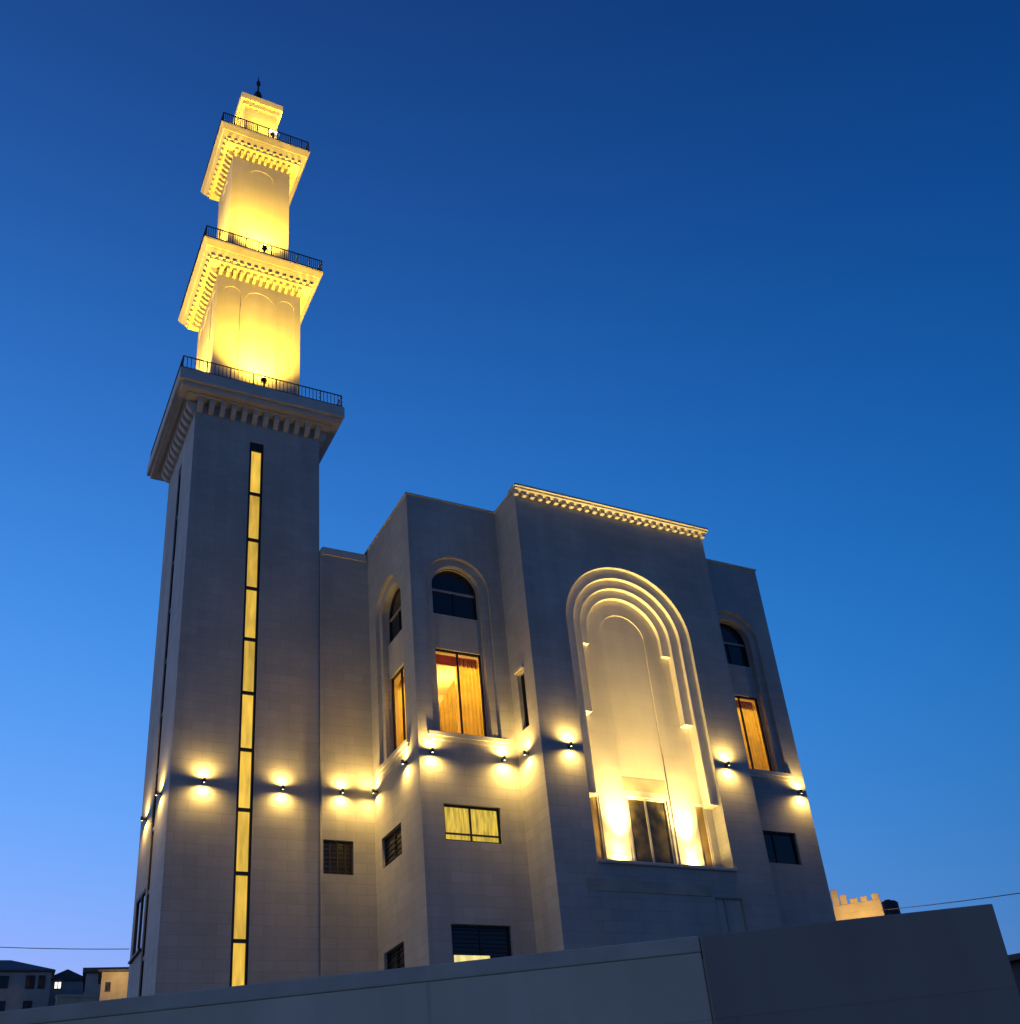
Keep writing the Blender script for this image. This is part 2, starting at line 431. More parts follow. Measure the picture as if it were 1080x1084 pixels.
def bay_windows(T, c, cut=None, right_only=False):
    r = ARCHR - RING - .05
    top = window(T, c-r, c+r, 19.23, AZ, .46, 'glass', mull=(.5,), bars=(), fw=.055, fmat='frame', arched=(c, r, AZ), label='arched window with dark glass')
    m = MB(); m.prism(T, rect(c-r+.055, c+r-.055, AZ-.06, AZ+.02), .41, .49); m.build('transom', M['alu'], top)
    low = window(T, c-r, c+r, 14.48, 17.84, .46, 'clear', mull=(.5,), bars=(), fw=.06, label='tall lit window with amber curtains')
    # pelmet and two curtains
    p = MB(); p.prism(T, rect(c-r, c+r, 17.45, 17.82), .74, .80); p.build('pelmet', M['curtain_red'], low)
    curtain(low, T, c-r-.05, c-.03, 14.45, 17.6, .70, folds=6, cut=cut)
    curtain(low, T, c+.03, c+r+.05, 14.45, 17.7, .70, folds=6)
    # sill
    s = MB(); s.prism(T, rect(c-ARCHR-.22, c+ARCHR+.22, 14.30, 14.455), -.10, .42)
    s.prism(T, rect(c-ARCHR-.16, c+ARCHR+.16, 14.16, 14.297), -.05, .0-.002)
    s.build('window_sill', M['trim'], mosque, bevel=.012)
    return top, low
bay_windows(F, LC, cut=lambda u: 15.35 + (u - (LC-.93))*1.75)
bay_windows(WL, SC)
bay_windows(F, RCX)
# small windows
window(F, 13.81, 15.83, 10.78, 12.0, .16, 'litwin', mull=(.48,), bars=(.22,), fw=.07, label='lit yellow two-light window')
gwin = window(F, 13.82, 15.85, 6.85, 8.17, .16, 'glass', mull=(.5,), fw=.07, slats=9, label='dark louvred window with a lit strip at its foot')
lw = MB(); lw.plate(F, rect(13.9, 15.1, 7.02, 7.26), d=.10); lw.build('pane', M['litpale'], gwin)
window(WL, 31.45, 33.2, 10.85, 11.9, .15, 'glass', mull=(.5,), fw=.07, slats=5, label='dark louvred window in the side face')
window(WL, 31.6, 33.3, 6.9, 8.1, .15, 'glass', mull=(.5,), fw=.07, slats=5, label='dark louvred window in the side face')
window(RC, 11.2, 12.27, 10.8, 11.98, .15, 'glass', mull=(.25, .5, .75), bars=(.5,), fw=.06, slats=7, label='dark window with a metal grille')
window(F, 26.25, 28.28, 10.82, 12.05, .16, 'glass', mull=(.5,), fw=.07, label='dark two-light window')
window(CL, 28.72, 29.22, 14.63, 16.75, .2, 'glass', mull=(), fw=.05, label='narrow dark window in the side of the centre block')
window(CF, NC-.84, NC+.84, 9.935, 12.42, ND_BACK+.12, 'painted_reflection_glass', mull=(.47,), fw=.075, fmat='trim', label='pale framed glazed door in the niche')
for q in strips:
    window(CF, q[0][0], q[1][0], 9.93, 12.35, ND_BACK+.08, 'dim_recess_glass', mull=(), fw=.05, fmat='trim', label='narrow side recess with its dim gold light painted in')
hs = MB(); hs.box(CX0-.10, CX0-.003, 28.66, 29.28, 16.78, 16.90); hs.build('window_head', M['trim'], mosque, bevel=.01)
# doorway under the brown strip
dm = MB()
dm.plate(CF, rect(22.605, 23.745, 6.2, 8.895), d=.10); door = dm.build('door', M['stone_smooth'], mosque)
df = MB()
for q in (rect(22.6, 22.63, 6.2, 8.9), rect(23.72, 23.75, 6.2, 8.9), rect(22.63, 23.72, 8.87, 8.9), rect(23.0, 23.03, 6.2, 8.87)): df.prism(CF, q, .03, .097)
df.build('frame', M['alu'], door)
# rooms behind the lit bays
def room(x0, x1, y0, y1, z0, z1, gaps):
    m = MB()
    m.quad((x0,y0,z0),(x1,y0,z0),(x1,y1,z0),(x0,y1,z0)); m.quad((x0,y0,z1),(x1,y0,z1),(x1,y1,z1),(x0,y1,z1))
    m.quad((x1,y0,z0),(x1,y1,z0),(x1,y1,z1),(x1,y0,z1)); m.quad((x0,y1,z0),(x1,y1,z0),(x1,y1,z1),(x0,y1,z1))
    if 'left' not in gaps: m.quad((x0,y0,z0),(x0,y1,z0),(x0,y1,z1),(x0,y0,z1))
    return m.build('room', M['room'], mosque)
room(WX0+.57, 16.5, W0+.57, R0-.1, 14.35, 18.0, ('left',))
room(CX1+.3, RX1-.1, W0+.57, W0+4.5, 14.35, 18.0, ())

AMBER = (1.0, .70, .22)
light('room_light', mosque, Vector((15.4, 32.3, 17.3)) - mosque.location, 'POINT', 260, AMBER, shadow_soft_size=.25)
light('room_light', mosque, Vector((27.6, 32.3, 17.3)) - mosque.location, 'POINT', 190, AMBER, shadow_soft_size=.25)

# ================================================================== THE MINARET
minaret = empty('minaret', (TCX, TCY, BASE), 'square stone minaret whose two upper tiers glow yellow', 'minaret')
cur_root = minaret
TF, TL = FRONT(TY0), LEFT(TX0)
SLU, SLW = (8.27, 8.83), (6.6, 28.3)
sh = MB()
sl_f = rect(*SLU, *SLW); sl_l = rect(TCY-.30, TCY+.30, 6.6, 28.3)
sh.plate(TF, rect(TX0, TX1, BASE, 30.0), [(sl_f, .16)])
sh.plate(TL, rect(TY0, TY1, BASE, 30.0), [(sl_l, .16), (rect(36.9, 38.7, 8.95, 11.0), .15)])
sh.quad((TX1, TY0, BASE), (TX1, TY1, BASE), (TX1, TY1, 30), (TX1, TY0, 30))
sh.quad((TX0, TY1, BASE), (TX1, TY1, BASE), (TX1, TY1, 30), (TX0, TY1, 30))
sh.build('shaft', M['stone'], minaret)
def slot(T, u, pitch=2.155, pane='slot'):
    fr = MB(); f = .085
    fr.prism(T, rect(u[0]+.003, u[0]+f, 6.603, 28.297), .03, .12); fr.prism(T, rect(u[1]-f, u[1]-.003, 6.603, 28.297), .03, .12)
    fr.prism(T, rect(u[0]+f, u[1]-f, 28.0, 28.297), .03, .12); fr.prism(T, rect(u[0]+f, u[1]-f, 6.603, 6.7), .03, .12)
    z = 8.57; zs = []
    while z < 28: zs.append(z); z += pitch
    for z in zs: fr.prism(T, rect(u[0]+f, u[1]-f, z-.06, z+.06), .033, .117)
    win = fr.build('window', M['frame'], minaret); win['label'] = 'full height slot window lit yellow from the stair inside' if pane == 'slot' else 'unlit full height slot window'
    ed = [6.6] + zs + [28.1]
    for a, c in zip(ed[:-1], ed[1:]):
        p = MB(); p.plate(T, rect(u[0]+.02, u[1]-.02, a+.02, c-.02), d=.10); p.build('pane', M[pane], win)
slot(TF, SLU)
slot(TL, (TCY-.30, TCY+.30), pane='glass')
window(TL, 36.9, 38.7, 8.95, 11.0, .06, 'glass', mull=(.5,), fw=.09, fmat='iron', label='dark iron framed window low in the left face')
ws = MB(); ws.box(TX0-.10, TX0-.002, 36.85, 38.75, 8.88, 8.945); ws.build('window_sill', M['iron'], minaret)

def ring_box(mb, h0, h1, z0, z1):
    """square ring slab between half widths h0 (inner) and h1 (outer)"""
    c = (TCX, TCY)
    mb.box(c[0]-h1, c[0]+h1, c[1]-h1, c[1]-h0, z0, z1); mb.box(c[0]-h1, c[0]+h1, c[1]+h0, c[1]+h1, z0, z1)
    mb.box(c[0]-h1, c[0]-h0, c[1]-h0, c[1]+h0, z0, z1); mb.box(c[0]+h0, c[0]+h1, c[1]-h0, c[1]+h0, z0, z1)
def solid(mb, h, z0, z1): mb.box(TCX-h, TCX+h, TCY-h, TCY+h, z0, z1)
def flared(mb, h0, h1, z0, z1):
    mb.add([(TCX+sx*h, TCY+sy*h, z) for h, z in ((h0, z0), (h1, z1)) for sx, sy in ((-1,-1),(1,-1),(1,1),(-1,1))],
           [(3,2,1,0),(4,5,6,7),(0,1,5,4),(1,2,6,5),(2,3,7,6),(3,0,4,7)])
def add_brackets(cor, h, zt, n, wd, proj, ht, rot_faces=('F', 'L')):
    m = MB()
    m.add([(-wd, 0, 0), (wd, 0, 0), (wd, -proj, 0), (-wd, -proj, 0), (-wd, 0, -ht), (wd, 0, -ht), (wd, -proj, -ht*.45), (-wd, -proj, -ht*.45), (wd, -proj*.45, -ht*.9), (-wd, -proj*.45, -ht*.9)],
          [(0,1,2,3), (3,2,6,7), (7,6,8,9), (9,8,5,4), (0,4,5,1), (1,5,8,6,2), (0,3,7,9,4)])
    first = None
    for face in rot_faces:
        for i in range(n):
            s = -h + wd + .04 + (2*h - 2*wd - .08) * i/(n-1)
            if face == 'F': loc = Vector((TCX + s, TCY - h - .002, zt)); rz = 0
            elif face == 'L': loc = Vector((TCX - h - .002, TCY - s, zt)); rz = -PI/2
            elif face == 'R': loc = Vector((TCX + h + .002, TCY + s, zt)); rz = PI/2
            loc -= minaret.location
            if first is None:
                first = m.build('bracket', M['trim'], None, bevel=.012); first.parent = cor; o = first
            else:
                o = first.copy(); COL.objects.link(o); o.parent = cor
            o.location = loc; o.rotation_euler = (0, 0, rz)
def add_dentils(cor, h, n, wd, proj, z0, z1):
    m = MB(); m.box(-wd, wd, -proj, -.003, z0 - z1, 0); first = None
    for face in 'FL':
        for i in range(n):
            q = -h + .1 + (2*h - .2)*i/(n-1)
            loc = Vector((TCX + q, TCY - h, z1)) if face == 'F' else Vector((TCX - h, TCY - q, z1))
            if first is None: first = o = m.build('dentil', M['trim'], None, bevel=.012)
            else: o = first.copy(); COL.objects.link(o)
            o.parent = cor; o.location = loc - minaret.location; o.rotation_euler = (0, 0, 0 if face == 'F' else -PI/2)
def railing(parent, h, z, ht, n):
    m = MB(); c = (TCX, TCY)
    cor = [(-h, -h), (h, -h), (h, h), (-h, h)]
    for i in range(4):
        a, b_ = cor[i], cor[(i+1) % 4]
        P = lambda t, zz: (c[0] + a[0] + (b_[0]-a[0])*t, c[1] + a[1] + (b_[1]-a[1])*t, zz)
        m.tube([P(0, z+ht), P(1, z+ht)], .028, 6); m.tube([P(0, z+.10), P(1, z+.10)], .018, 6)
        for k in range(n):
            big = k % 6 == 0
            m.tube([P(k/n, z-.01), P(k/n, z+ht)], .030 if big else .014, 6 if big else 5)
    return m.build('railing', M['iron'], parent)

# balcony one (unlit)
c1 = MB()
solid(c1, 3.36, 30.0, 30.55); ring_box(c1, 2.5, 3.22, 29.78, 29.997); ring_box(c1, 2.5, 2.95, 29.70, 29.777)
k1 = c1.build('cornice', M['trim'], minaret, bevel=.025)
add_brackets(k1, 2.525, 29.69, 12, .10, .34, .52, ('F', 'L', 'R'))
railing(k1, 3.26, 30.55, .66, 42)
def tier(h, z0, z1, panels):
    """lit tier: four faces with three shallow arched panels each"""
    m = MB()
    faces = (lambda u, w_, d: (TCX+u, TCY-h+d, w_), lambda u, w_, d: (TCX-h+d, TCY-u, w_), lambda u, w_, d: (TCX+h-d, TCY+u, w_), lambda u, w_, d: (TCX-u, TCY+h-d, w_))
    for T in faces:
        holes = []
        for c, r in panels:
            po = arch(c*h, r*h, z0+.25, z1-1.0-r*h*0.9, 14); holes.append((po, .022)); m.plate(T, po, d=.022)
        m.plate(T, rect(-h, h, z0, z1), holes)
    return m.build('tier', M['stone_smooth'], minaret)
P3 = [(-.64, .20), (0, .36), (.64, .20)]
t2 = tier(1.87, 30.55, 38.2, P3); t2['label'] = 'lower glowing tier'
c2 = MB()
flared(c2, 2.54, 2.70, 38.58, 38.88); solid(c2, 2.702, 38.881, 38.96); flared(c2, 2.34, 2.52, 38.28, 38.577); ring_box(c2, 1.8, 2.30, 38.1, 38.277)
k2 = c2.build('cornice', M['trim'], minaret, bevel=.025)
add_brackets(k2, 1.87, 38.09, 13, .07, .30, .36, ('F', 'L'))
add_dentils(k2, 2.30, 15, .08, .12, 38.19, 38.275)
railing(k2, 2.62, 38.96, .70, 54)
P3b = [(0, .42)]
t3 = tier(1.40, 38.96, 46.95, P3b); t3['label'] = 'upper glowing tier'
c3 = MB()
flared(c3, 2.06, 2.20, 47.3, 47.62); solid(c3, 2.202, 47.621, 47.70); flared(c3, 1.86, 2.04, 47.0, 47.297); ring_box(c3, 1.35, 1.82, 46.82, 46.997)
k3 = c3.build('cornice', M['trim'], minaret, bevel=.025)
add_brackets(k3, 1.40, 46.81, 10, .065, .28, .34, ('F', 'L'))
add_dentils(k3, 1.82, 12, .07, .11, 46.91, 46.995)
railing(k3, 2.12, 47.70, .70, 46)
cb = MB()
solid(cb, .84, 47.70, 51.3); solid(cb, .96, 51.303, 51.6); solid(cb, 1.08, 51.603, 52.05); solid(cb, .7, 52.053, 52.3)
cb.build('cap', M['stone_smooth'], minaret, bevel=.02)
fi = MB()
fi.lathe([(.20, 0), (.22, .25), (.10, .45), (.07, 1.0), (.20, 1.25), (.22, 1.4), (.16, 1.6), (.05, 1.75), (.045, 2.2), (.12, 2.4), (.10, 2.55), (.03, 2.7), (.01, 3.1)], (TCX, TCY, 52.3), 14)
fi.build('finial', M['iron'], minaret, smooth=True)

# ================================================================== LAMPS
WARM = (1.0, .62, .15)
GOLD = (1.0, .60, .05)
def wall_lamp_proto():
    root = bpy.data.objects.new('wall_lamp', None); root.empty_display_size = .1; COL.objects.link(root)
    h = MB(); h.box(-.045, .045, -.012, -.002, -.06, .06)
    # tube housing open at both ends
    n = 14
    for r0, r1 in ((.048, .048), (.040, .040)):
        base = len(h.v)
        for z in (-.075, .075):
            for k in range(n): h.v.append(Vector((r0*math.cos(2*PI*k/n), -.16 + r0*math.sin(2*PI*k/n), z)))
        for k in range(n): h.f.append([base+k, base+(k+1) % n, base+n+(k+1) % n, base+n+k])
    h.box(-.02, .02, -.115, -.012, -.03, .03)
    h.build('housing', M['iron'], root, weld=False)
    for s in (-1, 1):
        l = MB(); z = .05*s
        l.lathe([(.034, -.008), (.034, .008)], (0, -.16, z), 12); l.build('lens', M['lamp'], root)
        light('lamp_light', root, (0, -.215, .10*s), 'SPOT', LAMP_W, WARM, direction=(0, 0, s), spot_size=R(178), spot_blend=1.0, shadow_soft_size=.035)
    return root
LAMP_W = 170
lamps = [
    (7.15, TY0, 0, 'round wall lamp on the minaret front, left of the lit slot'),
    (9.79, TY0, 0, 'round wall lamp on the minaret front, right of the lit slot'),
    (TX0, 35.35, 1, 'wall lamp on the left face of the minaret, nearer its front corner'),
    (TX0, 37.9, 1, 'wall lamp on the left face of the minaret, at the far back edge'),
    (11.85, R0, 0, 'wall lamp on the recessed wall beside the minaret'),
    (WX0, 33.45, 1, 'wall lamp on the left side of the wing, close to the inner corner'),
    (WX0, 30.72, 1, 'wall lamp on the left side of the wing, close to its front corner'),
    (13.46, W0, 0, 'wall lamp under the left end of the curtained window sill'),
    (16.07, W0, 0, 'wall lamp under the right end of the left curtained window sill'),
    (CX0, 28.96, 1, 'wall lamp under the narrow slit window in the side of the centre block'),
    (17.70, C0, 0, 'wall lamp on the centre block, left of the big arched niche'),
    (24.17, C0, 0, 'wall lamp on the centre block, right of the big arched niche'),
    (28.91, W0, 0, 'rightmost wall lamp, under the sill at the far right corner'),
]
proto = wall_lamp_proto()
for i, (x, yy, side, lab) in enumerate(lamps):
    if i == 0: o = proto
    else:
        o = proto.copy(); COL.objects.link(o)
        for ch in proto.children:
            c = ch.copy(); COL.objects.link(c); c.parent = o
            if c.type == 'LIGHT':
                c.data = c.data.copy(); c.data.energy *= random.uniform(.82, 1.16)
                c.rotation_euler = (c.rotation_euler[0] + random.uniform(-.05, .05), c.rotation_euler[1] + random.uniform(-.06, .06), c.rotation_euler[2])
    o.location = (x, yy, LZ); o.rotation_euler = (0, 0, -PI/2 if side else 0)
    tag(o, lab, 'wall lamp', 'up and down wall lamps')

def floodlight(loc, rz, energy, label, lens='lamp', white=False, aim=(0, .38, 1), size=122):
    root = empty('floodlight', loc, label, 'floodlight', 'floodlights on the minaret balconies'); root.rotation_euler = (0, 0, rz)
    f = MB(); f.box(-.095, .095, -.07, .07, .54, .68); f.box(-.035, .035, -.035, .035, 0, .50); f.box(-.10, .10, -.10, .10, 0, .03)
    f.tube([(-.11, 0, .44), (-.11, 0, .62)], .014); f.tube([(.11, 0, .44), (.11, 0, .62)], .014); f.box(-.12, .12, -.015, .015, .43, .45)
    h = MB(); h.v = f.v; h.f = f.f
    me = h.build('housing', M['iron'], None, weld=False); me.parent = root
    l = MB(); l.box(-.085 - .09*white, .085 + .09*white, -.06 - .08*white, .06, .683, .70 + .04*white); le = l.build('lens', M['lamp_white'], None); le.parent = root
    light('flood_light', root, (0, 0, .80), 'SPOT', energy*.10, GOLD, direction=aim, spot_size=R(size), spot_blend=.75, shadow_soft_size=.12)
    light('flood_beam', root, (0, 0, .80), 'SPOT', energy*1.25, GOLD, direction=(0, .17, 1), spot_size=R(104), spot_blend=1.0, shadow_soft_size=.12)
    return root
for (g, z, e, nm_, aim) in ((3.12, 30.55, 5600, 'lowest', .26), (2.48, 38.96, 4200, 'middle', .24), (1.98, 47.70, 1500, 'topmost', .5)):
    floodlight((TCX + (.0 if z < 40 else .35), TCY - g, z), 0, e, 'floodlight at the front of the %s minaret balcony' % nm_, aim=(0, aim, 1), white=(z > 40))
    floodlight((TCX - g, TCY, z), -PI/2, e, 'floodlight on the left side of the %s minaret balcony' % nm_, aim=(0, aim, 1))
    floodlight((TCX + g, TCY, z), PI/2, e, 'floodlight on the right side of the %s minaret balcony' % nm_, aim=(0, aim, 1))

for i, (x, lab) in enumerate(((19.50, 'small uplight on the niche sill, left of the glazed door'), (22.40, 'small uplight on the niche sill, right of the glazed door'))):
    root = empty('niche_uplight', (x, C0 + .36, 9.90), lab, 'uplight', 'uplights on the niche sill')
    f = MB(); f.lathe([(.06, 0), (.06, .05), (.07, .06)], (0, 0, 0), 14); q = f.build('housing', M['iron'], None); q.parent = root
    f = MB(); f.lathe([(.05, .062), (.05, .07)], (0, 0, 0), 14); q = f.build('lens', M['lamp'], None); q.parent = root
    light('niche_light', root, (0, -.04, .12), 'SPOT', 120, (1, .67, .19), direction=(0, .05, 1), spot_size=R(165), spot_blend=.5, shadow_soft_size=.05)
    light('niche_wash', root, (0, -.2, .13), 'SPOT', 380, (1, .67, .19), direction=(0, .02, 1), spot_size=R(112), spot_blend=1.0, shadow_soft_size=.06)
    light('niche_beam', root, (0, -.33, .14), 'SPOT', 7400, (1, .67, .19), direction=((.10, -.10)[i], .02, 1), spot_size=R(62), spot_blend=1.0, shadow_soft_size=.08)

# ================================================================== GROUND, STREET, WALL
def structure(o, name=None): o['kind'] = 'structure'; return o
g = MB()
# one terrain sheet: level street near the camera, rising behind the mosque
nx, ny = 60, 60
def hz(x, y):
    d = max(0, y - 49)
    z = -1.62
    rise = min(1, d/20); rise = rise*rise*(3-2*rise)
    bump = 24*math.exp(-((y-140)/42)**2*.5)*math.exp(-(max(0, abs(x-4)-22)/28)**2*.5)
    return z + rise*bump + (math.sin(x*.07)*.5 + math.sin(x*.19+y*.08)*.3)*rise
ys = [-300, -150, -60, -20, 0, 20, 40] + [49+2*k for k in range(22)] + [96+6*k for k in range(24)] + [260, 320, 420, 600, 1200, 2500]
xs = [-900, -400, -200, -100] + [-60+4*k for k in range(46)] + [160, 250, 450, 900]
idx = {}
for j, yv in enumerate(ys):
    for i, xv in enumerate(xs):
        idx[i, j] = len(g.v); g.v.append(Vector((xv, yv, hz(xv, yv))))
for j in range(len(ys)-1):
    for i in range(len(xs)-1): g.f.append([idx[i, j], idx[i+1, j], idx[i+1, j+1], idx[i, j+1]])
structure(g.build('ground', M['earth'], smooth=True))
DIR = Vector((.849, -.529, 0)).normalized(); NRM = Vector((.529, .849, 0)).normalized()
D0 = 15.0
def wp(s, d, z): v = NRM*(D0 + d) + DIR*s; return (v.x, v.y, z)
def wbox(mb, s0, s1, d0, d1, z0, z1, z0b=None, z1b=None):
    z0b = z0 if z0b is None else z0b; z1b = z1 if z1b is None else z1b
    mb.add([wp(s0,d0,z0), wp(s1,d0,z0b), wp(s1,d1,z0b), wp(s0,d1,z0), wp(s0,d0,z1), wp(s1,d0,z1b), wp(s1,d1,z1b), wp(s0,d1,z1)],
           [(0,3,2,1),(4,5,6,7),(0,1,5,4),(1,2,6,5),(2,3,7,6),(3,0,4,7)])
rd = MB(); wbox(rd, -80, 60, -24, -2.2, -1.615, -1.612); 
structure(rd.build('road', M['asphalt']))
pv = MB(); wbox(pv, -80, 60, -2.197, -.003, -1.615, -1.48); structure(pv.build('pavement', M['paving']))
S0, S1, SEAM = -40.0, 5.46, 1.52
ZT = 3.24
wall = empty('street_wall', wp(-10, 0, -1.6), 'long dark rendered wall along the street in front of the mosque', 'wall')
m = MB(); wbox(m, S0, SEAM-.008, 0, .35, -1.6, ZT-.223); m.build('panel', M['wall_grey'], wall, bevel=.01)
m = MB(); wbox(m, SEAM+.008, S1, -.03, .35, -1.6, ZT-.002); q = m.build('panel', M['wall_dark'], wall, bevel=.02); q['label'] = 'darker right end panel'
m = MB(); wbox(m, SEAM-.008, SEAM+.008, .012, .35, -1.6, ZT-.3); m.build('joint', M['wall_dark'], wall)
m = MB(); wbox(m, S0, SEAM, -.012, .40, ZT-.22, ZT); m.build('coping', M['coping'], wall, bevel=.02)
m = MB(); wbox(m, S1-.35, S1-.003, .353, 40, -1.6, ZT-.1); m.build('return_wall', M['wall_dark'], wall)
ct = MB()
a, b_, c_, d_ = wp(S0, .33, BASE), wp(S1-.35, .33, BASE), wp(S1-.35, 40, BASE), wp(S0, 55, BASE)
ct.add([a, b_, c_, d_], [(0, 1, 2, 3)])
structure(ct.build('courtyard', M['paving']))

# ================================================================== SURROUNDINGS
def polar(az, dist, z=0): return Vector((math.sin(R(az))*dist, math.cos(R(az))*dist, z))
def EL(el, dist): return math.tan(R(el))*dist

def house(name, label, az0, az1, dist, depth, z0, eave, wall_m, roof=None, wins=(), lit=None):
    """box house facing the camera, roof = (kind, rise), wins = [(azimuth, z, w, h, mat)]"""
    a, b = polar(az0, dist), polar(az1, dist)
    W_ = (b - a).length; mid = (a + b)/2
    root = empty(name, (mid.x, mid.y, z0), label, 'house'); yaw = math.atan2(b.y-a.y, b.x-a.x); root.rotation_euler = (0, 0, yaw)
    m = MB(); m.box(-W_/2, W_/2, 0, depth, -2, eave - z0); q = m.build('wall', M[wall_m], None); q.parent = root
    if roof:
        kind, rise = roof; e = .35; h = eave - z0 + .003; m = MB()
        if kind == 'hip':
            x0, x1, y0, y1 = -W_/2-e, W_/2+e, -e, depth+e; k = min(W_, depth)*.42
            m.add([(x0,y0,h),(x1,y0,h),(x1,y1,h),(x0,y1,h),(x0,y0,h+.18),(x1,y0,h+.18),(x1,y1,h+.18),(x0,y1,h+.18),(x0+k,depth/2,h+rise),(x1-k,depth/2,h+rise)],
                  [(3,2,1,0),(0,1,5,4),(1,2,6,5),(2,3,7,6),(3,0,4,7),(4,5,9,8),(5,6,9),(6,7,8,9),(7,4,8)])
        elif kind == 'gable':
            x0, x1, y0, y1 = -W_/2-e, W_/2+e, -e, depth+e
            m.add([(x0,y0,h),(x1,y0,h),(x1,y1,h),(x0,y1,h),(0,y0,h+rise),(0,y1,h+rise)], [(0,1,2,3),(0,4,1),(3,2,5),(0,3,5,4),(1,4,5,2)])
        else:
            m.box(-W_/2-e, W_/2+e, -e, depth+e, h, h+rise)
        q = m.build('roof', M['roof_dark'], None); q.parent = root
    for (az, z, ww, hh, mat) in wins:
        # intersection of the view azimuth with the front wall
        d = (b - a).normalized(); n = Vector((-d.y, d.x, 0)); r = polar(az, 1); t = (a.dot(n))/(r.dot(n)); u = (r*t - mid).dot(d)
        f = MB(); T = lambda uu, w_, dd: (uu, -.03 + dd, w_ - z0)
        for rc in (rect(u-ww/2, u+ww/2, z-hh/2, z-hh/2+.1), rect(u-ww/2, u+ww/2, z+hh/2-.1, z+hh/2), rect(u-ww/2, u-ww/2+.08, z-hh/2+.1, z+hh/2-.1), rect(u+ww/2-.08, u+ww/2, z-hh/2+.1, z+hh/2-.1), rect(u-.04, u+.04, z-hh/2+.1, z+hh/2-.1)):
            f.prism(T, rc, -.03, .027)
        q = f.build('window', M['frame'], None); q.parent = root
        p = MB(); p.plate(T, rect(u-ww/2+.02, u+ww/2-.02, z-hh/2+.02, z+hh/2-.02), d=0); pp = p.build('pane', M[mat], None); pp.parent = q
    return root
D = 130
house('house', 'dark house with a hipped roof at the far left edge', .6, 5.35, D, 11, 20, EL(12.45, D), 'house', ('hip', 2.5),
      [(3.3, EL(12.0, D), .9, 1.3, 'glass'), (4.45, EL(12.0, D), .9, 1.4, 'glass'), (4.95, EL(12.0, D), .7, 1.4, 'glass'), (3.3, EL(10.9, D), .9, 1.3, 'glass'), (4.45, EL(10.9, D), .9, 1.3, 'glass')])
house('house', 'small dark gabled house with one glowing white patch on its wall', 5.1, 7.0, D+4, 8, 20, EL(12.05, D+4), 'house', ('gable', 1.2),
      [(5.68, EL(11.85, D+4), .8, .9, 'glow_white')])
hc = house('house', 'flat roofed dark house behind the golden lit annex', 6.9, 9.6, D-6, 9, 20, EL(12.38, D-6), 'house', ('flat', .5))
ha = house('annex', 'small box annex with a golden lit front near the minaret foot', 7.62, 8.93, D-14, 5, 18, EL(12.42, D-14), 'house_tan', ('flat', .18),
      [(7.95, EL(11.75, D-14), .5, .9, 'glass')])
ha['category'] = 'annex'
light('annex_light', ha, (.5, -3.2, EL(12.2, D-14)-18), 'POINT', 420, (1, .66, .24), shadow_soft_size=.15)
a, b_ = polar(5.7, 108), polar(7.45, 108)
gw = empty('garden_wall', ((a.x+b_.x)/2, a.y, 16), 'low tan stone garden wall below the far houses', 'wall')
m = MB(); rnd = random.Random(3); W_ = (b_-a).length; x = -W_/2; k = 0
top = EL(11.45, 108) - 16
m.box(-W_/2, W_/2, 0, .4, -3, top-.3)
q = m.build('wall', M['house_tan'], gw); q.location = (0, 0, 0)
q.data.transform(Matrix.Translation(gw.location))
m = MB(); m.box(-W_/2-.05, W_/2+.05, -.05, .45, top-.297, top); q = m.build('coping', M['house_tan'], None, bevel=.05); q.parent = gw
# neighbour on the right with the ragged lit parapet
DN = 70
nbh = house('house', 'neighbouring house with a ragged yellow lit parapet right of the mosque', 42.5, 46.95, DN, 9, -1.6, EL(12.15, DN), 'house_tan')
W_ = (polar(46.95, DN) - polar(42.5, DN)).length; h0 = EL(12.15, DN) + 1.6
m = MB(); rnd = random.Random(5)
m.box(-W_/2, W_/2, .003, .25, h0+.003, h0+.55); q = m.build('parapet', M['house_tan'], None, bevel=.03); q.parent = nbh
for u, ww, hh in ((W_/2-.25, .42, .40), (W_/2-.95, .40, .32), (W_/2-1.55, .5, .30), (W_/2-2.15, .42, .62), (W_/2-2.62, .4, 1.0), (W_/2-3.2, .4, .9), (W_/2-4.2, .4, .9)):
    m = MB(); m.box(u-ww/2, u+ww/2, 0, .28, h0+.553, h0+.55+hh); q = m.build('parapet_post', M['house_tan'], None, bevel=.05); q.parent = nbh
light('parapet_light', nbh, (W_/2-1.3, -2.6, h0-.6), 'POINT', 520, (1, .62, .18), shadow_soft_size=.15)  # bare warm point light in front of the parapet
p = polar(47.25, DN+3)
tk = empty('water_tank', (p.x, p.y, -1.6), 'dark blue water tank on a stand right of the lit parapet', 'water tank')
zt = EL(12.42, DN+3) + 1.6
m = MB(); m.lathe([(.55, zt-.95), (.62, zt-.9), (.62, zt-.2), (.5, zt-.08), (.2, zt), (.2, zt+.05)], (0, 0, 0), 18); q = m.build('tank', M['tank'], None); q.parent = tk
for u, v_ in ((-.5, -.5), (.5, -.5), (.5, .5), (-.5, .5)):
    m = MB(); m.tube([(u*1.2, v_*1.2, 0), (u, v_, zt-.953)], .06); q = m.build('leg', M['iron'], None); q.parent = tk
m = MB(); m.box(-.65, .65, -.65, .65, zt-1.03, zt-.953); q = m.build('platform', M['iron'], None); q.parent = tk
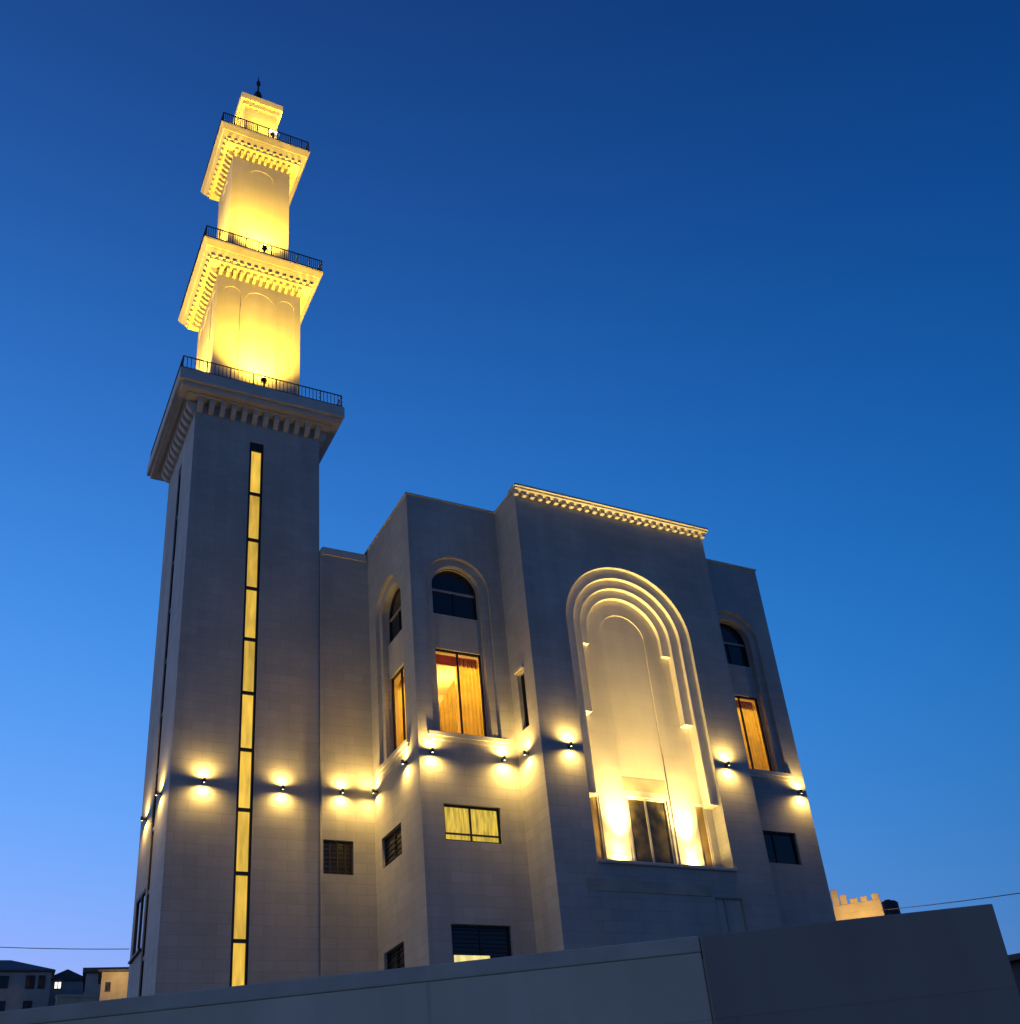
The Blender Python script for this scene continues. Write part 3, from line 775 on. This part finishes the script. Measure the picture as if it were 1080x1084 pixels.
# low outbuilding past the right end of the street wall
DO = 34
ob = house('outbuilding', 'low dark outbuilding past the right end of the street wall', 51.6, 66, DO, 5, -1.6, EL(8.75, DO), 'roof_dark', ('flat', .16), [(58, 1.2, 1.2, 1.1, 'glass')])
ob['category'] = 'outbuilding'
def pole(loc, h, label):
    root = empty('utility_pole', loc, label, 'pole')
    m = MB(); m.tube([(0, 0, 0), (0, 0, h)], [.16, .10], 10); q = m.build('post', M['house'], None); q.parent = root
    m = MB(); m.box(-.9, .9, -.05, .05, h-.4, h-.28); q = m.build('crossarm', M['iron'], None); q.parent = root
p = polar(66, 46); q1 = polar(46.9, DN)
pole((p.x, p.y, -1.6), EL(11.3, 46)+2.0, 'utility pole carrying the thin wire at the right')
pl = polar(-7, 60); pole((pl.x, pl.y, -1.6), EL(14.3, 60)+2.0, 'utility pole carrying the thin wire at the left')
# ---- wires
def wire(name, p, q, sag, r, label):
    pts = []
    for i in range(25):
        t = i/24; v = p.lerp(q, t); v.z -= sag*4*t*(1-t); pts.append(v)
    m = MB(); m.tube(pts, r, 6); return tag(m.build(name, M['cable'], smooth=True), label, 'cable')

wire('overhead_wire', Vector((q1.x, q1.y, EL(12.05, DN))), Vector((p.x, p.y, EL(11.3, 46))), .25, .022, 'thin overhead wire running right from the lit parapet')
wire('overhead_wire', Vector((pl.x, pl.y, EL(14.3, 60))), Vector((TX0-.12, 38.6, 9.35)), .35, .014, 'thin overhead wire running left from the minaret foot')

# ------------------------------------------------------------------ camera
cam = bpy.data.cameras.new('camera'); co_ = bpy.data.objects.new('camera', cam); COL.objects.link(co_)
FPX, CYP, YAW, PITCH, ROLL = 1143.197, 665.433, 29.588, 28.959, -5.684
a, b2, c2_ = R(YAW), R(PITCH), R(ROLL)
fw = Vector((math.sin(a)*math.cos(b2), math.cos(a)*math.cos(b2), math.sin(b2)))
rt = Vector((math.cos(a), -math.sin(a), 0)); up = rt.cross(fw)
r2 = rt*math.cos(c2_) + up*math.sin(c2_); u2 = up*math.cos(c2_) - rt*math.sin(c2_)
co_.matrix_world = Matrix(((r2.x, u2.x, -fw.x, 0), (r2.y, u2.y, -fw.y, 0), (r2.z, u2.z, -fw.z, 0), (0, 0, 0, 1)))
cam.sensor_fit = 'HORIZONTAL'; cam.sensor_width = 36; cam.lens = 36*FPX/1080
cam.shift_y = (CYP - 542)/1080; cam.clip_start = .1; cam.clip_end = 5000
S.camera = co_
S.render.resolution_x, S.render.resolution_y = 1020, 1024

# ------------------------------------------------------------------ dusk sky
BACK = (.03, .07, .155); LOW_FILL = (.05, .035, .015); WEST = (.85, .82, .68)
wd = bpy.data.worlds.new('World'); S.world = wd; wd.use_nodes = True
nt = wd.node_tree; L = nt.links.new; bg = nt.nodes['Background']
# twilight: brightest low over the western side behind the minaret, deep blue overhead,
# a faint mauve anti-twilight band behind the camera
tc = N(nt, 'ShaderNodeTexCoord'); sp = N(nt, 'ShaderNodeSeparateXYZ'); L(tc.outputs['Generated'], sp.inputs[0])
def mth(op, a, b=None, c=None):
    n = N(nt, 'ShaderNodeMath', operation=op)
    for k, v in enumerate((a, b, c)):
        if v is None: continue
        if isinstance(v, (int, float)): n.inputs[k].default_value = v
        else: L(v, n.inputs[k])
    return n.outputs[0]
zz = mth('MAXIMUM', sp.outputs[2], 0.0)
GA = R(-10)
dt = mth('ADD', mth('MULTIPLY', sp.outputs[0], math.sin(GA)), mth('MULTIPLY', sp.outputs[1], math.cos(GA)))
dtc = mth('MAXIMUM', dt, -.35)
COEF = ((-2.791, -7.283, 4.180, 2.855), (-2.160, .5926, -2.564, 1.4033), (-1.2587, 1.639, -2.8314, 1.0763))
back = mth('MULTIPLY', mth('MAXIMUM', mth('MULTIPLY', dt, -1.0), 0.0), mth('EXPONENT', mth('MULTIPLY', zz, -2.2)))
low_fill = mth('MULTIPLY', mth('MAXIMUM', mth('MULTIPLY', dt, -1.0), 0.0), mth('EXPONENT', mth('MULTIPLY', zz, -9.0)))   # warm fill added low behind the camera to lift the street wall
lav = mth('MULTIPLY', mth('POWER', mth('MAXIMUM', dt, 0.0), 5.0), mth('EXPONENT', mth('MULTIPLY', zz, -6.0)))   # lavender horizon
LAV = (.40, .04, 0.0)
west = mth('MULTIPLY', mth('POWER', mth('MAXIMUM', mth('MULTIPLY', sp.outputs[0], -1.0), 0.0), 4.0), mth('EXPONENT', mth('MULTIPLY', zz, -3.5)))   # afterglow in the west, left of the frame
cmb = N(nt, 'ShaderNodeCombineXYZ')
for k, (c0, c1_, c2q, c3_) in enumerate(COEF):
    poly = mth('ADD', mth('MULTIPLY_ADD', zz, mth('MULTIPLY_ADD', zz, c2q, c1_), c0), mth('MULTIPLY', dtc, c3_))
    L(mth('ADD', mth('EXPONENT', poly), mth('MULTIPLY_ADD', back, BACK[k], mth('MULTIPLY_ADD', low_fill, LOW_FILL[k], mth('MULTIPLY_ADD', west, WEST[k], mth('MULTIPLY', lav, LAV[k]))))), cmb.inputs[k])
L(cmb.outputs[0], bg.inputs[0]); bg.inputs[1].default_value = 1.0
S.view_settings.view_transform = 'Standard'; S.view_settings.look = 'None'; S.view_settings.exposure = 0; S.view_settings.gamma = 1
